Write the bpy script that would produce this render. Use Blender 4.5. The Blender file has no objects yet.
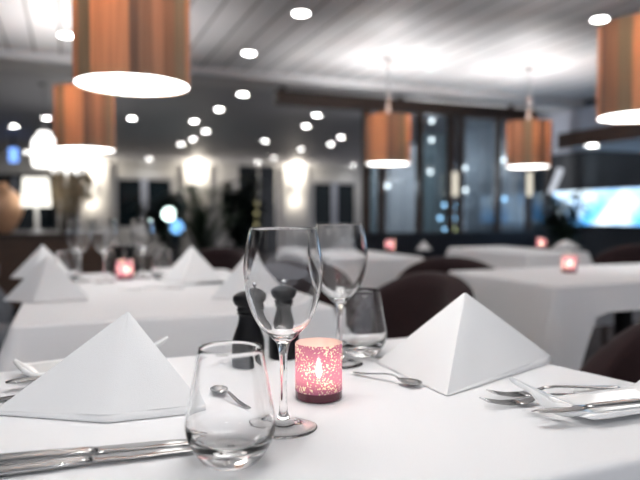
import bpy, bmesh, math, random
from mathutils import Vector, Matrix
random.seed(7)
C = bpy.context.scene.collection
SC = bpy.context.scene
PI = math.pi
# ------------------------------------------------------------------ camera
CAMZ, LENS = 0.985, 35.0
F = LENS / 36.0 * 640
PITCH = math.atan(25.0 / F)
cam = bpy.data.cameras.new('camera'); cam.lens = LENS; cam.sensor_width = 36
cam.clip_start = 0.02
camo = bpy.data.objects.new('camera', cam); C.objects.link(camo)
camo.location = (0, 0, CAMZ); camo.rotation_euler = (PI / 2 - PITCH, 0, 0)
cam.dof.use_dof = True; cam.dof.focus_distance = 0.72; cam.dof.aperture_fstop = 3.2
SC.camera = camo

def ray(px, py):
    a, b = (px - 320) / F, (240 - py) / F
    cp, sp = math.cos(PITCH), math.sin(PITCH)
    return Vector((a, cp + b * sp, b * cp - sp))
def P(px, py, z=0.75):            # photo point on the horizontal plane z
    d = ray(px, py); t = (z - CAMZ) / d.z
    return Vector((d.x * t, d.y * t, z))
def D(px, py, Y):                 # photo point at depth Y
    d = ray(px, py); t = Y / d.y
    return Vector((d.x * t, Y, CAMZ + d.z * t))
ROT = math.radians(22)            # the room and its tables are turned by this
U = Vector((math.cos(ROT), math.sin(ROT), 0)); V = Vector((-math.sin(ROT), math.cos(ROT), 0))
def R(u, v, z=0.0): return U * u + V * v + Vector((0, 0, z))

# ------------------------------------------------------------------ materials
def newmat(name):
    m = bpy.data.materials.new(name); m.use_nodes = True
    nt = m.node_tree; nt.nodes.clear()
    out = nt.nodes.new('ShaderNodeOutputMaterial')
    return m, nt, out
def N(nt, t, **kw):
    n = nt.nodes.new(t)
    for k, v in kw.items():
        if k in n.inputs.keys(): n.inputs[k].default_value = v
        else: setattr(n, k, v)
    return n
def pbr(name, col, rough=0.5, metal=0.0, bump=0.0, bscale=200.0, var=0.0, vscale=8.0, spec=0.5, sheen=0.0, stretch=None):
    m, nt, out = newmat(name)
    b = N(nt, 'ShaderNodeBsdfPrincipled'); b.inputs['Roughness'].default_value = rough
    b.inputs['Metallic'].default_value = metal; b.inputs['Specular IOR Level'].default_value = spec
    b.inputs['Sheen Weight'].default_value = sheen
    b.inputs['Base Color'].default_value = (*col, 1)
    nt.links.new(b.outputs[0], out.inputs[0])
    tc = N(nt, 'ShaderNodeTexCoord'); src = tc.outputs['Object']
    if stretch:
        mp = N(nt, 'ShaderNodeMapping'); mp.inputs['Scale'].default_value = stretch
        nt.links.new(src, mp.inputs[0]); src = mp.outputs[0]
    if var > 0:
        nz = N(nt, 'ShaderNodeTexNoise'); nz.inputs['Scale'].default_value = vscale; nz.inputs['Detail'].default_value = 5
        mx = N(nt, 'ShaderNodeMixRGB'); mx.inputs[1].default_value = (*[c * (1 - var) for c in col], 1)
        mx.inputs[2].default_value = (*[min(1, c * (1 + var)) for c in col], 1)
        nt.links.new(src, nz.inputs['Vector']); nt.links.new(nz.outputs[0], mx.inputs[0]); nt.links.new(mx.outputs[0], b.inputs['Base Color'])
    if bump > 0:
        nz = N(nt, 'ShaderNodeTexNoise'); nz.inputs['Scale'].default_value = bscale; nz.inputs['Detail'].default_value = 3
        bp = N(nt, 'ShaderNodeBump'); bp.inputs['Strength'].default_value = bump; bp.inputs['Distance'].default_value = 0.002
        nt.links.new(src, nz.inputs['Vector']); nt.links.new(nz.outputs[0], bp.inputs['Height']); nt.links.new(bp.outputs[0], b.inputs['Normal'])
    return m
def emis(name, col, s):
    m, nt, out = newmat(name); e = N(nt, 'ShaderNodeEmission'); e.inputs[0].default_value = (*col, 1); e.inputs[1].default_value = s
    nt.links.new(e.outputs[0], out.inputs[0]); return m
def glassmat(name, col=(1, 1, 1), ior=1.5, rough=0.0):
    m, nt, out = newmat(name); g = N(nt, 'ShaderNodeBsdfGlass'); g.inputs[0].default_value = (*col, 1)
    g.inputs['Roughness'].default_value = rough; g.inputs['IOR'].default_value = ior
    nt.links.new(g.outputs[0], out.inputs[0]); return m

M = {}
M['cloth'] = pbr('white_linen', (.86, .86, .87), .85, bump=.25, bscale=700, spec=.2, sheen=.1)
M['napkin'] = pbr('napkin_linen', (.88, .88, .88), .85, bump=.25, bscale=900, spec=.2, sheen=.1)
M['steel'] = pbr('polished_steel', (.43, .425, .42), .14, 1.0)
M['chrome'] = pbr('chrome', (.8, .8, .8), .1, 1.0)
M['porcelain'] = pbr('porcelain', (.86, .86, .85), .12)
M['mill'] = pbr('black_lacquer', (.006, .006, .007), .34, spec=.18, var=.3, vscale=30)
M['glass'] = glassmat('clear_glass')
M['footglass'] = glassmat('clear_glass_thin', ior=1.28)
M['maroon'] = pbr('maroon_velour', (.026, .008, .009), .85, var=.25, vscale=30, sheen=.05, bump=.3, bscale=300)
M['greyfab'] = pbr('grey_fabric', (.16, .17, .19), .85, var=.2, vscale=30, bump=.3, bscale=300)
M['darkwood'] = pbr('dark_wood', (.035, .018, .012), .45, var=.4, vscale=6, stretch=(8, 8, .6))
M['brownwood'] = pbr('brown_wood', (.07, .035, .02), .5, var=.4, vscale=6, stretch=(1, 1, 10))
M['iron'] = pbr('black_iron', (.02, .02, .02), .5, .6)
M['wall'] = pbr('white_wall_paint', (.66, .65, .63), .8, var=.04, vscale=3)
M['wallblue'] = pbr('cool_wall_paint', (.45, .48, .56), .8, var=.04, vscale=3)
M['panel'] = pbr('dark_panelling', (.03, .035, .045), .5, var=.3, vscale=5, stretch=(6, 6, .5))
M['sill'] = pbr('navy_lacquer', (.010, .012, .018), .35, var=.3, vscale=5)
M['farceil'] = pbr('grey_ceiling_paint', (.42, .425, .455), .6, var=.06, vscale=2)
M['beamwhite'] = pbr('pale_beam_paint', (.62, .62, .63), .7, var=.05, vscale=3)
M['carpet'] = pbr('dark_carpet', (.055, .042, .042), .95, var=.4, vscale=40, bump=.5, bscale=400)
M['whitemetal'] = pbr('white_metal', (.75, .75, .75), .4)
M['grey_metal'] = pbr('grey_metal', (.35, .35, .36), .4, .5)
M['leaf'] = pbr('leaf_green', (.035, .07, .03), .5, var=.5, vscale=9)
M['leafdark'] = pbr('leaf_dark', (.012, .025, .018), .5, var=.5, vscale=9)
M['reed'] = pbr('dry_reed', (.34, .27, .18), .8, var=.4, vscale=12)
M['pot'] = pbr('dark_pot', (.04, .035, .03), .5, var=.2, vscale=8)
M['copper'] = pbr('copper_glaze', (.62, .36, .22), .4, .2, var=.25, vscale=6)
M['wax'] = pbr('candle_wax', (.85, .8, .7), .5)
M['wick'] = pbr('burnt_wick', (.02, .02, .02), .9)
M['alu'] = pbr('tealight_tin', (.75, .75, .75), .3, 1.0)
M['flame'] = emis('flame', (1, .80, .52), 34)
M['diffuser'] = emis('lamp_diffuser', (1.0, .985, .97), 3.9)
M['spot'] = emis('downlight_lens', (1.0, .98, .95), 14)
M['sconce'] = emis('sconce_glass', (1.0, .92, .80), .9)
M['whiteglow'] = emis('glowing_opal', (1.0, .97, .92), 1.6)
M['lampglow'] = emis('glowing_shade', (1.0, .96, .86), .8)
M['dotwhite'] = emis('dot_white', (1, .97, .9), 3)
M['dotblue'] = emis('dot_blue', (.45, .75, 1.0), 2.2)
M['dotyellow'] = emis('dot_yellow', (.85, .8, .3), 1.8)
M['dotteal'] = emis('dot_teal', (.75, 1, .92), 3)
M['tube'] = emis('tube_white', (.85, .9, 1.0), .35)

# planked ceiling: long boards with dark gaps (seams run along local y)
def plank_mat():
    m, nt, out = newmat('white_planks')
    b = N(nt, 'ShaderNodeBsdfPrincipled'); b.inputs['Roughness'].default_value = .6
    tc = N(nt, 'ShaderNodeTexCoord'); sx = N(nt, 'ShaderNodeSeparateXYZ'); nt.links.new(tc.outputs['Object'], sx.inputs[0])
    d = N(nt, 'ShaderNodeMath', operation='DIVIDE'); d.inputs[1].default_value = .2; nt.links.new(sx.outputs[0], d.inputs[0])
    fr = N(nt, 'ShaderNodeMath', operation='FRACT'); nt.links.new(d.outputs[0], fr.inputs[0])
    lt = N(nt, 'ShaderNodeMath', operation='LESS_THAN'); lt.inputs[1].default_value = .09; nt.links.new(fr.outputs[0], lt.inputs[0])
    fl = N(nt, 'ShaderNodeMath', operation='FLOOR'); nt.links.new(d.outputs[0], fl.inputs[0])
    wn = N(nt, 'ShaderNodeTexWhiteNoise', noise_dimensions='1D'); nt.links.new(fl.outputs[0], wn.inputs['W'])
    rp = N(nt, 'ShaderNodeValToRGB'); rp.color_ramp.elements[0].color = (.60, .60, .61, 1); rp.color_ramp.elements[1].color = (.72, .72, .72, 1)
    nt.links.new(wn.outputs[0], rp.inputs[0])
    mx = N(nt, 'ShaderNodeMixRGB'); nt.links.new(lt.outputs[0], mx.inputs[0]); nt.links.new(rp.outputs[0], mx.inputs[1]); mx.inputs[2].default_value = (.22, .22, .22, 1)
    nt.links.new(mx.outputs[0], b.inputs['Base Color']); nt.links.new(b.outputs[0], out.inputs[0])
    return m
M['planks'] = plank_mat()

# wood-veneer pendant shade: upright strips of orange, brown and olive veneer, a little light coming through
def veneer_mat():
    m, nt, out = newmat('veneer_strips')
    tc = N(nt, 'ShaderNodeTexCoord'); sx = N(nt, 'ShaderNodeSeparateXYZ'); nt.links.new(tc.outputs['Object'], sx.inputs[0])
    at = N(nt, 'ShaderNodeMath', operation='ARCTAN2'); nt.links.new(sx.outputs[1], at.inputs[0]); nt.links.new(sx.outputs[0], at.inputs[1])
    ad = N(nt, 'ShaderNodeMath', operation='MULTIPLY_ADD'); ad.inputs[1].default_value = 1 / (2 * PI); ad.inputs[2].default_value = .5; nt.links.new(at.outputs[0], ad.inputs[0])
    rp = N(nt, 'ShaderNodeValToRGB'); cr = rp.color_ramp; cr.interpolation = 'CONSTANT'
    cols = {'o': (.64, .37, .215), 'O': (.57, .32, .18), 'b': (.38, .23, .15), 'd': (.25, .16, .115), 'l': (.33, .26, .175), 't': (.52, .31, .20)}
    seq = [(0, 'b'), (.05, 'o'), (.14, 'O'), (.17, 'd'), (.20, 'b'), (.26, 'l'), (.31, 'o'), (.41, 't'), (.44, 'd'), (.48, 'b'), (.52, 'O'),
           (.58, 'l'), (.63, 'o'), (.74, 'd'), (.765, 'b'), (.80, 't'), (.83, 'b'), (.87, 'l'), (.92, 'O'), (.97, 'd')]
    cr.elements[0].position = 0; cr.elements[0].color = (*cols['b'], 1)
    cr.elements[1].position = .05; cr.elements[1].color = (*cols['o'], 1)
    for p, k in seq[2:]:
        e = cr.elements.new(p); e.color = (*cols[k], 1)
    nt.links.new(ad.outputs[0], rp.inputs[0])
    mp = N(nt, 'ShaderNodeMapping'); mp.inputs['Scale'].default_value = (90, 90, 2.5); nt.links.new(tc.outputs['Object'], mp.inputs[0])
    nz = N(nt, 'ShaderNodeTexNoise'); nz.inputs['Scale'].default_value = 1; nz.inputs['Detail'].default_value = 4; nt.links.new(mp.outputs[0], nz.inputs['Vector'])
    r2 = N(nt, 'ShaderNodeValToRGB'); r2.color_ramp.elements[0].position = .3; r2.color_ramp.elements[0].color = (.8, .8, .8, 1); r2.color_ramp.elements[1].position = .7; r2.color_ramp.elements[1].color = (1.12, 1.12, 1.12, 1)
    nt.links.new(nz.outputs[0], r2.inputs[0])
    mu = N(nt, 'ShaderNodeMixRGB', blend_type='MULTIPLY'); mu.inputs[0].default_value = 1; nt.links.new(rp.outputs[0], mu.inputs[1]); nt.links.new(r2.outputs[0], mu.inputs[2])
    df = N(nt, 'ShaderNodeBsdfPrincipled'); df.inputs['Roughness'].default_value = .5; nt.links.new(mu.outputs[0], df.inputs['Base Color'])
    tr = N(nt, 'ShaderNodeBsdfTranslucent'); nt.links.new(mu.outputs[0], tr.inputs[0])
    ms = N(nt, 'ShaderNodeMixShader'); ms.inputs[0].default_value = .18
    nt.links.new(df.outputs[0], ms.inputs[1]); nt.links.new(tr.outputs[0], ms.inputs[2]); nt.links.new(ms.outputs[0], out.inputs[0])
    return m
M['veneer'] = veneer_mat()

# pink mercury glass: silvered pink film, worn through in flecks that let the candle light out
def mercury_mat():
    m, nt, out = newmat('pink_mercury_glass')
    tc = N(nt, 'ShaderNodeTexCoord')
    nz = N(nt, 'ShaderNodeTexNoise'); nz.inputs['Scale'].default_value = 400; nz.inputs['Detail'].default_value = 1.5
    n2 = N(nt, 'ShaderNodeTexNoise'); n2.inputs['Scale'].default_value = 45; n2.inputs['Detail'].default_value = 1
    nt.links.new(tc.outputs['Object'], nz.inputs['Vector']); nt.links.new(tc.outputs['Object'], n2.inputs['Vector'])
    ad = N(nt, 'ShaderNodeMath', operation='MULTIPLY_ADD'); ad.inputs[1].default_value = .45; nt.links.new(n2.outputs[0], ad.inputs[0]); nt.links.new(nz.outputs[0], ad.inputs[2])
    rp = N(nt, 'ShaderNodeValToRGB'); rp.color_ramp.elements[0].position = .815; rp.color_ramp.elements[1].position = .845
    nt.links.new(ad.outputs[0], rp.inputs[0])
    film = N(nt, 'ShaderNodeBsdfPrincipled'); film.inputs['Base Color'].default_value = (.36, .10, .22, 1); film.inputs['Roughness'].default_value = .25; film.inputs['Metallic'].default_value = .25
    t1 = N(nt, 'ShaderNodeBsdfTranslucent'); t1.inputs[0].default_value = (.58, .22, .46, 1)
    m1 = N(nt, 'ShaderNodeMixShader'); m1.inputs[0].default_value = .22; nt.links.new(film.outputs[0], m1.inputs[1]); nt.links.new(t1.outputs[0], m1.inputs[2])
    t2 = N(nt, 'ShaderNodeBsdfTranslucent'); t2.inputs[0].default_value = (1, .93, .86, 1)
    tp = N(nt, 'ShaderNodeBsdfTransparent'); tp.inputs[0].default_value = (1, .85, .8, 1)
    m2 = N(nt, 'ShaderNodeMixShader'); m2.inputs[0].default_value = .5; nt.links.new(t2.outputs[0], m2.inputs[1]); nt.links.new(tp.outputs[0], m2.inputs[2])
    tq = N(nt, 'ShaderNodeBsdfTransparent'); tq.inputs[0].default_value = (1, .66, .82, 1)
    m3 = N(nt, 'ShaderNodeMixShader'); m3.inputs[0].default_value = .14; nt.links.new(m1.outputs[0], m3.inputs[1]); nt.links.new(tq.outputs[0], m3.inputs[2]); m1 = m3
    mm = N(nt, 'ShaderNodeMixShader'); nt.links.new(rp.outputs[0], mm.inputs[0]); nt.links.new(m1.outputs[0], mm.inputs[1]); nt.links.new(m2.outputs[0], mm.inputs[2])
    nt.links.new(mm.outputs[0], out.inputs[0])
    return m
M['mercury'] = mercury_mat()
def lining_mat():
    m, nt, out = newmat('glow_lining')  # cream colour carries the candle glow on the inside wall
    d = N(nt, 'ShaderNodeBsdfDiffuse'); d.inputs[0].default_value = (.85, .80, .70, 1)
    t = N(nt, 'ShaderNodeBsdfTranslucent'); t.inputs[0].default_value = (1, .92, .84, 1)
    p = N(nt, 'ShaderNodeBsdfTransparent')
    a = N(nt, 'ShaderNodeMixShader'); a.inputs[0].default_value = .5; nt.links.new(d.outputs[0], a.inputs[1]); nt.links.new(t.outputs[0], a.inputs[2])
    b = N(nt, 'ShaderNodeMixShader'); b.inputs[0].default_value = .35; nt.links.new(a.outputs[0], b.inputs[1]); nt.links.new(p.outputs[0], b.inputs[2])
    nt.links.new(b.outputs[0], out.inputs[0]); return m
M['lining'] = lining_mat()
M['darkrose'] = pbr('dark_rose_glass', (.10, .015, .03), .15)

# thin window glass (see-through, reflecting at a slant)
def pane_mat():
    m, nt, out = newmat('window_pane')
    lw = N(nt, 'ShaderNodeLayerWeight'); lw.inputs[0].default_value = .5
    pw = N(nt, 'ShaderNodeMath', operation='POWER'); pw.inputs[1].default_value = 4; nt.links.new(lw.outputs['Facing'], pw.inputs[0])
    fr = N(nt, 'ShaderNodeMath', operation='MULTIPLY_ADD'); fr.inputs[1].default_value = .9; fr.inputs[2].default_value = .06; nt.links.new(pw.outputs[0], fr.inputs[0])
    t = N(nt, 'ShaderNodeBsdfTransparent'); t.inputs[0].default_value = (.75, .82, .88, 1)
    g = N(nt, 'ShaderNodeBsdfGlossy'); g.inputs['Roughness'].default_value = .02
    ms = N(nt, 'ShaderNodeMixShader'); nt.links.new(fr.outputs[0], ms.inputs[0]); nt.links.new(t.outputs[0], ms.inputs[1]); nt.links.new(g.outputs[0], ms.inputs[2])
    nt.links.new(ms.outputs[0], out.inputs[0]); return m
M['pane'] = pane_mat()
M['nightglass'] = pbr('night_window_glass', (.008, .014, .018), .08, spec=.15)

def screen_mat():
    m, nt, out = newmat('bright_screen')
    tc = N(nt, 'ShaderNodeTexCoord'); nz = N(nt, 'ShaderNodeTexNoise'); nz.inputs['Scale'].default_value = 2.3; nz.inputs['Detail'].default_value = 3
    nt.links.new(tc.outputs['Object'], nz.inputs['Vector'])
    rp = N(nt, 'ShaderNodeValToRGB'); rp.color_ramp.elements[0].position = .38; rp.color_ramp.elements[0].color = (.08, .36, .80, 1)
    rp.color_ramp.elements[1].position = .60; rp.color_ramp.elements[1].color = (.72, .88, 1, 1)
    nt.links.new(nz.outputs[0], rp.inputs[0]); e = N(nt, 'ShaderNodeEmission'); e.inputs[1].default_value = 1.1
    nt.links.new(rp.outputs[0], e.inputs[0]); nt.links.new(e.outputs[0], out.inputs[0]); return m
M['screen'] = screen_mat()

# ------------------------------------------------------------------ building helpers
def obj(name, verts, faces, mat, parent=None, smooth=True, loc=None, rotz=0.0):
    me = bpy.data.meshes.new(name); me.from_pydata([tuple(v) for v in verts], [], faces); me.update()
    bm = bmesh.new(); bm.from_mesh(me); bmesh.ops.recalc_face_normals(bm, faces=bm.faces); bm.to_mesh(me); bm.free()
    if smooth: me.polygons.foreach_set('use_smooth', [True] * len(me.polygons))
    me.materials.append(mat)
    o = bpy.data.objects.new(name, me); C.objects.link(o)
    if parent: o.parent = parent
    if loc is not None: o.location = loc
    o.rotation_euler.z = rotz
    return o
def autosmooth(o, deg=35):
    me = o.data; bm = bmesh.new(); bm.from_mesh(me)
    for e in bm.edges:
        if len(e.link_faces) == 2 and e.calc_face_angle(0) > math.radians(deg): e.smooth = False
    bm.to_mesh(me); bm.free(); return o
def tag(o, label, cat, group=None):
    o['label'] = label; o['category'] = cat
    if group: o['group'] = group
    return o
def thing(name, label, cat, loc=(0, 0, 0), rotz=0.0, group=None):
    o = bpy.data.objects.new(name, None); C.objects.link(o); o.empty_display_size = .05
    o.location = loc; o.rotation_euler.z = rotz
    return tag(o, label, cat, group)
def struct(o): o['kind'] = 'structure'; return o
def dup(root, loc, rotz, label, group=None):
    def cp(o, parent):
        c = o.copy(); C.objects.link(c); c.parent = parent
        for ch in list(o.children): cp(ch, c)
        return c
    r = cp(root, None); r.location = loc; r.rotation_euler.z = rotz; r['label'] = label
    if group: r['group'] = group
    return r

class MB:
    def __init__(s): s.v = []; s.f = []
    def add(s, vs, fs):
        n = len(s.v); s.v += [tuple(v) for v in vs]; s.f += [tuple(i + n for i in f) for f in fs]; return s
    def box(s, c, d, rz=0.0, tilt=None):
        cx, cy, cz = c; dx, dy, dz = [k / 2 for k in d]; ca, sa = math.cos(rz), math.sin(rz); vs = []
        for z in (-dz, dz):
            for x, y in ((-dx, -dy), (dx, -dy), (dx, dy), (-dx, dy)):
                vs.append((cx + x * ca - y * sa, cy + x * sa + y * ca, cz + z))
        return s.add(vs, [(0, 3, 2, 1), (4, 5, 6, 7), (0, 1, 5, 4), (1, 2, 6, 5), (2, 3, 7, 6), (3, 0, 4, 7)])
    def lathe(s, prof, n=40, cx=0, cy=0, cz=0, cap=False):
        rings = []; vs = []; fs = []
        for r, z in prof:
            if r < 1e-6: rings.append([len(vs)]); vs.append((cx, cy, cz + z))
            else:
                rings.append(list(range(len(vs), len(vs) + n)))
                vs += [(cx + r * math.cos(2 * PI * k / n), cy + r * math.sin(2 * PI * k / n), cz + z) for k in range(n)]
        for a, b in zip(rings, rings[1:]):
            for k in range(n):
                k2 = (k + 1) % n
                if len(a) == 1 and len(b) == 1: continue
                if len(a) == 1: fs.append((a[0], b[k], b[k2]))
                elif len(b) == 1: fs.append((a[k], a[k2], b[0]))
                else: fs.append((a[k], a[k2], b[k2], b[k]))
        if cap:
            for ri in (rings[0], rings[-1]):
                if len(ri) > 1: fs.append(tuple(ri))
        return s.add(vs, fs)
    def tube(s, pts, rad, n=8):
        pts = [Vector(p) for p in pts]; rings = []; vs = []; fs = []
        for i, p in enumerate(pts):
            t = (pts[min(i + 1, len(pts) - 1)] - pts[max(i - 1, 0)]).normalized()
            a = t.cross(Vector((0, 0, 1)))
            if a.length < 1e-3: a = t.cross(Vector((1, 0, 0)))
            a.normalize(); b = t.cross(a); r = rad[i] if isinstance(rad, (list, tuple)) else rad
            rings.append(list(range(len(vs), len(vs) + n)))
            vs += [p + a * r * math.cos(2 * PI * k / n) + b * r * math.sin(2 * PI * k / n) for k in range(n)]
        for x, y in zip(rings, rings[1:]):
            for k in range(n): fs.append((x[k], x[(k + 1) % n], y[(k + 1) % n], y[k]))
        fs += [tuple(rings[0]), tuple(rings[-1])]
        return s.add(vs, fs)
    def build(s, name, mat, parent=None, smooth=True, loc=None, rotz=0.0, sharp=None):
        o = obj(name, s.v, s.f, mat, parent, smooth, loc, rotz)
        if sharp: autosmooth(o, sharp)
        return o
def box(name, c, d, mat, parent=None, rz=0.0, bev=0.0):
    o = MB().box((0, 0, 0), d).build(name, mat, parent, smooth=False, loc=c, rotz=rz)
    if bev:
        bm = bmesh.new(); bm.from_mesh(o.data); bmesh.ops.bevel(bm, geom=bm.edges[:], offset=bev, segments=2, affect='EDGES'); bm.to_mesh(o.data); bm.free()
    return o

# ------------------------------------------------------------------ the room
CEIL = 2.36
def uvbox(name, u0, u1, v0, v1, z0, z1, mat, parent=None):
    c = R((u0 + u1) / 2, (v0 + v1) / 2, (z0 + z1) / 2)
    return box(name, c, (u1 - u0, v1 - v0, z1 - z0), mat, parent, rz=ROT)
VSTEP, VW, UWR, UWL = 5.82, 16.0, 5.8, -16.0
struct(uvbox('floor', UWL, 9.5, -3.5, VW + .2, -.1, 0, M['carpet']))
struct(uvbox('ceiling', UWL, 9.5, -3.5, VSTEP, CEIL, CEIL + .1, M['planks']))
struct(uvbox('trim_1', UWL, UWR + .1, VSTEP, VSTEP + .50, CEIL - .07, CEIL + .1, M['beamwhite']))      # pale ceiling beam
struct(uvbox('trim_2', UWL, 9.5, VSTEP + .50, VW + .2, CEIL, CEIL + .1, M['farceil']))                 # grey ceiling beyond
# far wall: panels between the openings (u limits of openings from the photograph)
def u_at(px, v):              # u of the point seen at column px on the plane v
    k = (px - 320) / F
    return v * (k * V.y - V.x) / (U.x - k * U.y)
def z_at(py, px, v):
    u = u_at(px, v); Y = (U * u + V * v).y; return D(px, py, Y).z
WH, WS = z_at(178, 200, VW), 0.62
opens = [(u_at(-30, VW), u_at(58, VW)), (u_at(115, VW), u_at(174, VW)), (u_at(312, VW), u_at(358, VW))]
edges = [UWL] + [x for o in opens for x in o] + [9.5]
wb = MB()
for i in range(0, len(edges), 2):
    a, b = edges[i], edges[i + 1]; wb.box(((a + b) / 2, VW + .15, CEIL / 2), (b - a, .3, CEIL))
for a, b in opens:
    wb.box(((a + b) / 2, VW + .15, WS / 2), (b - a, .3, WS)); wb.box(((a + b) / 2, VW + .15, (WH + CEIL) / 2), (b - a, .3, CEIL - WH))
struct(wb.build('wall_far', M['wall'], smooth=False, rotz=ROT))
for i, (a, b) in enumerate(opens):
    w = struct(thing('window_%d' % (i + 1), '', '')); 
    for k in ('label', 'category'): del w[k]
    w.location = R((a + b) / 2, VW + .08, WS); w.rotation_euler.z = ROT
    wd, h = b - a, WH - WS
    fb = MB()
    for x in (-wd / 2 + .035, wd / 2 - .035): fb.box((x, 0, h / 2), (.07, .08, h))
    for z in (.035, h - .035): fb.box((0, 0, z), (wd - .14, .08, .07))
    fb.build('window_frame', M['beamwhite'] if i else M['panel'], w, smooth=False)
    MB().box((0, 0, h / 2), (.16 if i else .08, .06, h - .14)).build('mullion', M['wallblue'], w, smooth=False)
    MB().box((0, .03, h / 2), (wd - .14, .012, h - .14)).build('pane', M['nightglass'], w, smooth=False)
# shallow white pilasters that carry the sconces
for i, px in enumerate((95, 197, 295)):
    u = u_at(px, VW - .06); struct(uvbox('trim_%d' % (3 + i), u - .33, u + .33, VW - .12, VW, 0, CEIL - .002, M['wall']))
struct(uvbox('trim_6', UWL, 9.5, VW - .16, VW - .12, CEIL - .14, CEIL - .002, M['wall']))
# right wall: dark panelling, pale above the soffit
struct(uvbox('wall_right', UWR, UWR + .2, -3.5, 7.3, 0, CEIL - .001, M['panel']))
struct(uvbox('trim_7', UWR - .04, UWR, -3.5, 7.3, 1.76, CEIL - .08, M['wallblue']))
sof = struct(uvbox('trim_8', 4.62, UWR - .04, -3.0, 4.95, 1.66, 1.76, M['beamwhite']))
struct(uvbox('trim_9', 4.58, 4.62, -3.0, 4.95, 1.65, 1.80, M['darkwood']))

# ------------------------------------------------------------------ tables and cloths
def outline(corners, r, per=14, side=26):
    n = len(corners); pts = []
    for i in range(n):
        p0, p1, p2 = [Vector(corners[(i + k) % n][:2]) for k in (-1, 0, 1)]
        d0 = (p0 - p1).normalized(); d1 = (p2 - p1).normalized()
        ang = d0.angle(d1); L = r / math.tan(ang / 2); c = p1 + (d0 + d1).normalized() * r / math.sin(ang / 2)
        a0 = p1 + d0 * L - c; a1 = p1 + d1 * L - c
        for k in range(per + 1):
            t = k / per; v = (a0.lerp(a1, t)).normalized() * r
            pts.append((c + v, v.normalized(), math.exp(-((t - .5) * 2.0) ** 2 * .9), i + t * .0))
        q0 = p1 + d1 * L; p3 = Vector(corners[(i + 2) % n][:2]); d2 = (p1 - p2).normalized(); d3 = (p3 - p2).normalized()
        L2 = r / math.tan(d2.angle(d3) / 2); q1 = p2 + d2 * L2
        nrm = Vector((d1.y, -d1.x))
        if nrm.dot(c - p1) > 0: nrm = -nrm
        ln = (q1 - q0).length
        for k in range(1, side):
            t = k / side; s = min(t, 1 - t) * ln
            pts.append((q0.lerp(q1, t), nrm, .40 * math.exp(-(s / .06) ** 2), i))
    return pts
def cloth(corners, z, drop, cdrop, mat, name, label, group, seed=0, flare=.05, cflare=.08, wave=.008):
    cen = sum((Vector(c[:2]) for c in corners), Vector((0, 0))) / len(corners)
    pts = outline(corners, .022); n = len(pts); rnd = random.Random(seed); ph = [rnd.uniform(0, 6) for _ in range(4)]
    vs = []; fs = []; rings = []
    vs.append((cen.x, cen.y, z)); 
    def ring(f):
        rings.append(list(range(len(vs), len(vs) + n)))
        for k, p in enumerate(pts): vs.append(f(k, *p))
    for s in (.25, .5, .75, .93): ring(lambda k, p, nr, c, i: (*(cen + (p - cen) * s), z))
    eb = .010
    for a in (0, .35, .7, 1.05, 1.4):
        ring(lambda k, p, nr, c, i: (*(p + nr * (eb * math.sin(a) - eb)), z - eb * (1 - math.cos(a))))
    T = 12
    ds = [(drop[int(p[3]) % len(corners)] if isinstance(drop, (list, tuple)) else drop) for p in pts]
    if isinstance(drop, (list, tuple)):
        for _ in range(25): ds = [(ds[k - 1] + 2 * ds[k] + ds[(k + 1) % n]) / 4 for k in range(n)]
    for j in range(1, T + 1):
        t = j / T
        def f(k, p, nr, c, i):
            dd = ds[k] + (cdrop - ds[k]) * c; w = wave * t * math.sin(k * .33 + ph[0]) + wave * .6 * t * math.sin(k * .14 + ph[1])
            off = flare * t + cflare * c * t ** .8 + w * (1 - .6 * c)
            return (*(p + nr * off), z - eb - (dd - eb) * t)
        ring(f)
    for k in range(n): fs.append((0, rings[0][k], rings[0][(k + 1) % n]))
    for a, b in zip(rings, rings[1:]):
        for k in range(n): fs.append((a[k], a[(k + 1) % n], b[(k + 1) % n], b[k]))
    o = obj(name, vs, fs, mat)
    return tag(o, label, 'tablecloth', group)
def table(corners, label, group='restaurant tables'):
    cen = sum((Vector(c[:2]) for c in corners), Vector((0, 0))) / len(corners)
    t = thing('dining_table', label, 'table', (cen.x, cen.y, 0), 0, group)
    q = [(cen + (Vector(c[:2]) - cen) * .955 - cen) for c in corners]
    m = MB(); m.add([(v.x, v.y, .705) for v in q] + [(v.x, v.y, .739) for v in q], [(3, 2, 1, 0), (4, 5, 6, 7), (0, 1, 5, 4), (1, 2, 6, 5), (2, 3, 7, 6), (3, 0, 4, 7)])
    m.build('tabletop', M['darkwood'], t, smooth=False)
    MB().lathe([(0.04, .03), (.035, .1), (.035, .6), (.09, .705), (0, .705)], 20).build('pedestal', M['iron'], t)
    MB().lathe([(0, 0), (.23, 0), (.23, .012), (.05, .035), (0, .035)], 32).build('base', M['iron'], t, sharp=30)
    return t
Z = .75
def rect(c, lu, lv): c = Vector(c); return [c, c + U * lu, c + U * lu + V * lv, c + V * lv]
# front table from its visible edges
FC = P(424, 335); NR = Vector((.568, .697, Z)); uu = (P(424, 335) - P(0, 371)).normalized()
T1 = [FC - uu * .98, NR - uu * .98, NR, FC]
T1 = [T1[1], T1[2], T1[3], T1[0]]
cloth(T1, Z, .26, .36, M['cloth'], 'tablecloth', 'white cloth on the nearest table, under the pink candle glass', 'white tablecloths', 1)
table(T1, 'table under the nearest white cloth, carrying the clear tumblers and wine glasses')
c2 = P(8, 327); T2 = rect(c2, .755, 1.22)
cloth(T2, Z, .28, .38, M['cloth'], 'tablecloth', 'white cloth of the second table, behind the front table on its left', 'white tablecloths', 2)
table(T2, 'table under the white cloth set with four napkins at left')
F3 = P(557, 287); T3 = rect(F3, 1.3, .64)
cloth(T3, Z, [.085, .3, .3, .46], .54, M['cloth'], 'tablecloth', 'white cloth with long corner point, on the middle table at right', 'white tablecloths', 3)
table(T3, 'table under the bare white cloth with one candle at right')
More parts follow.
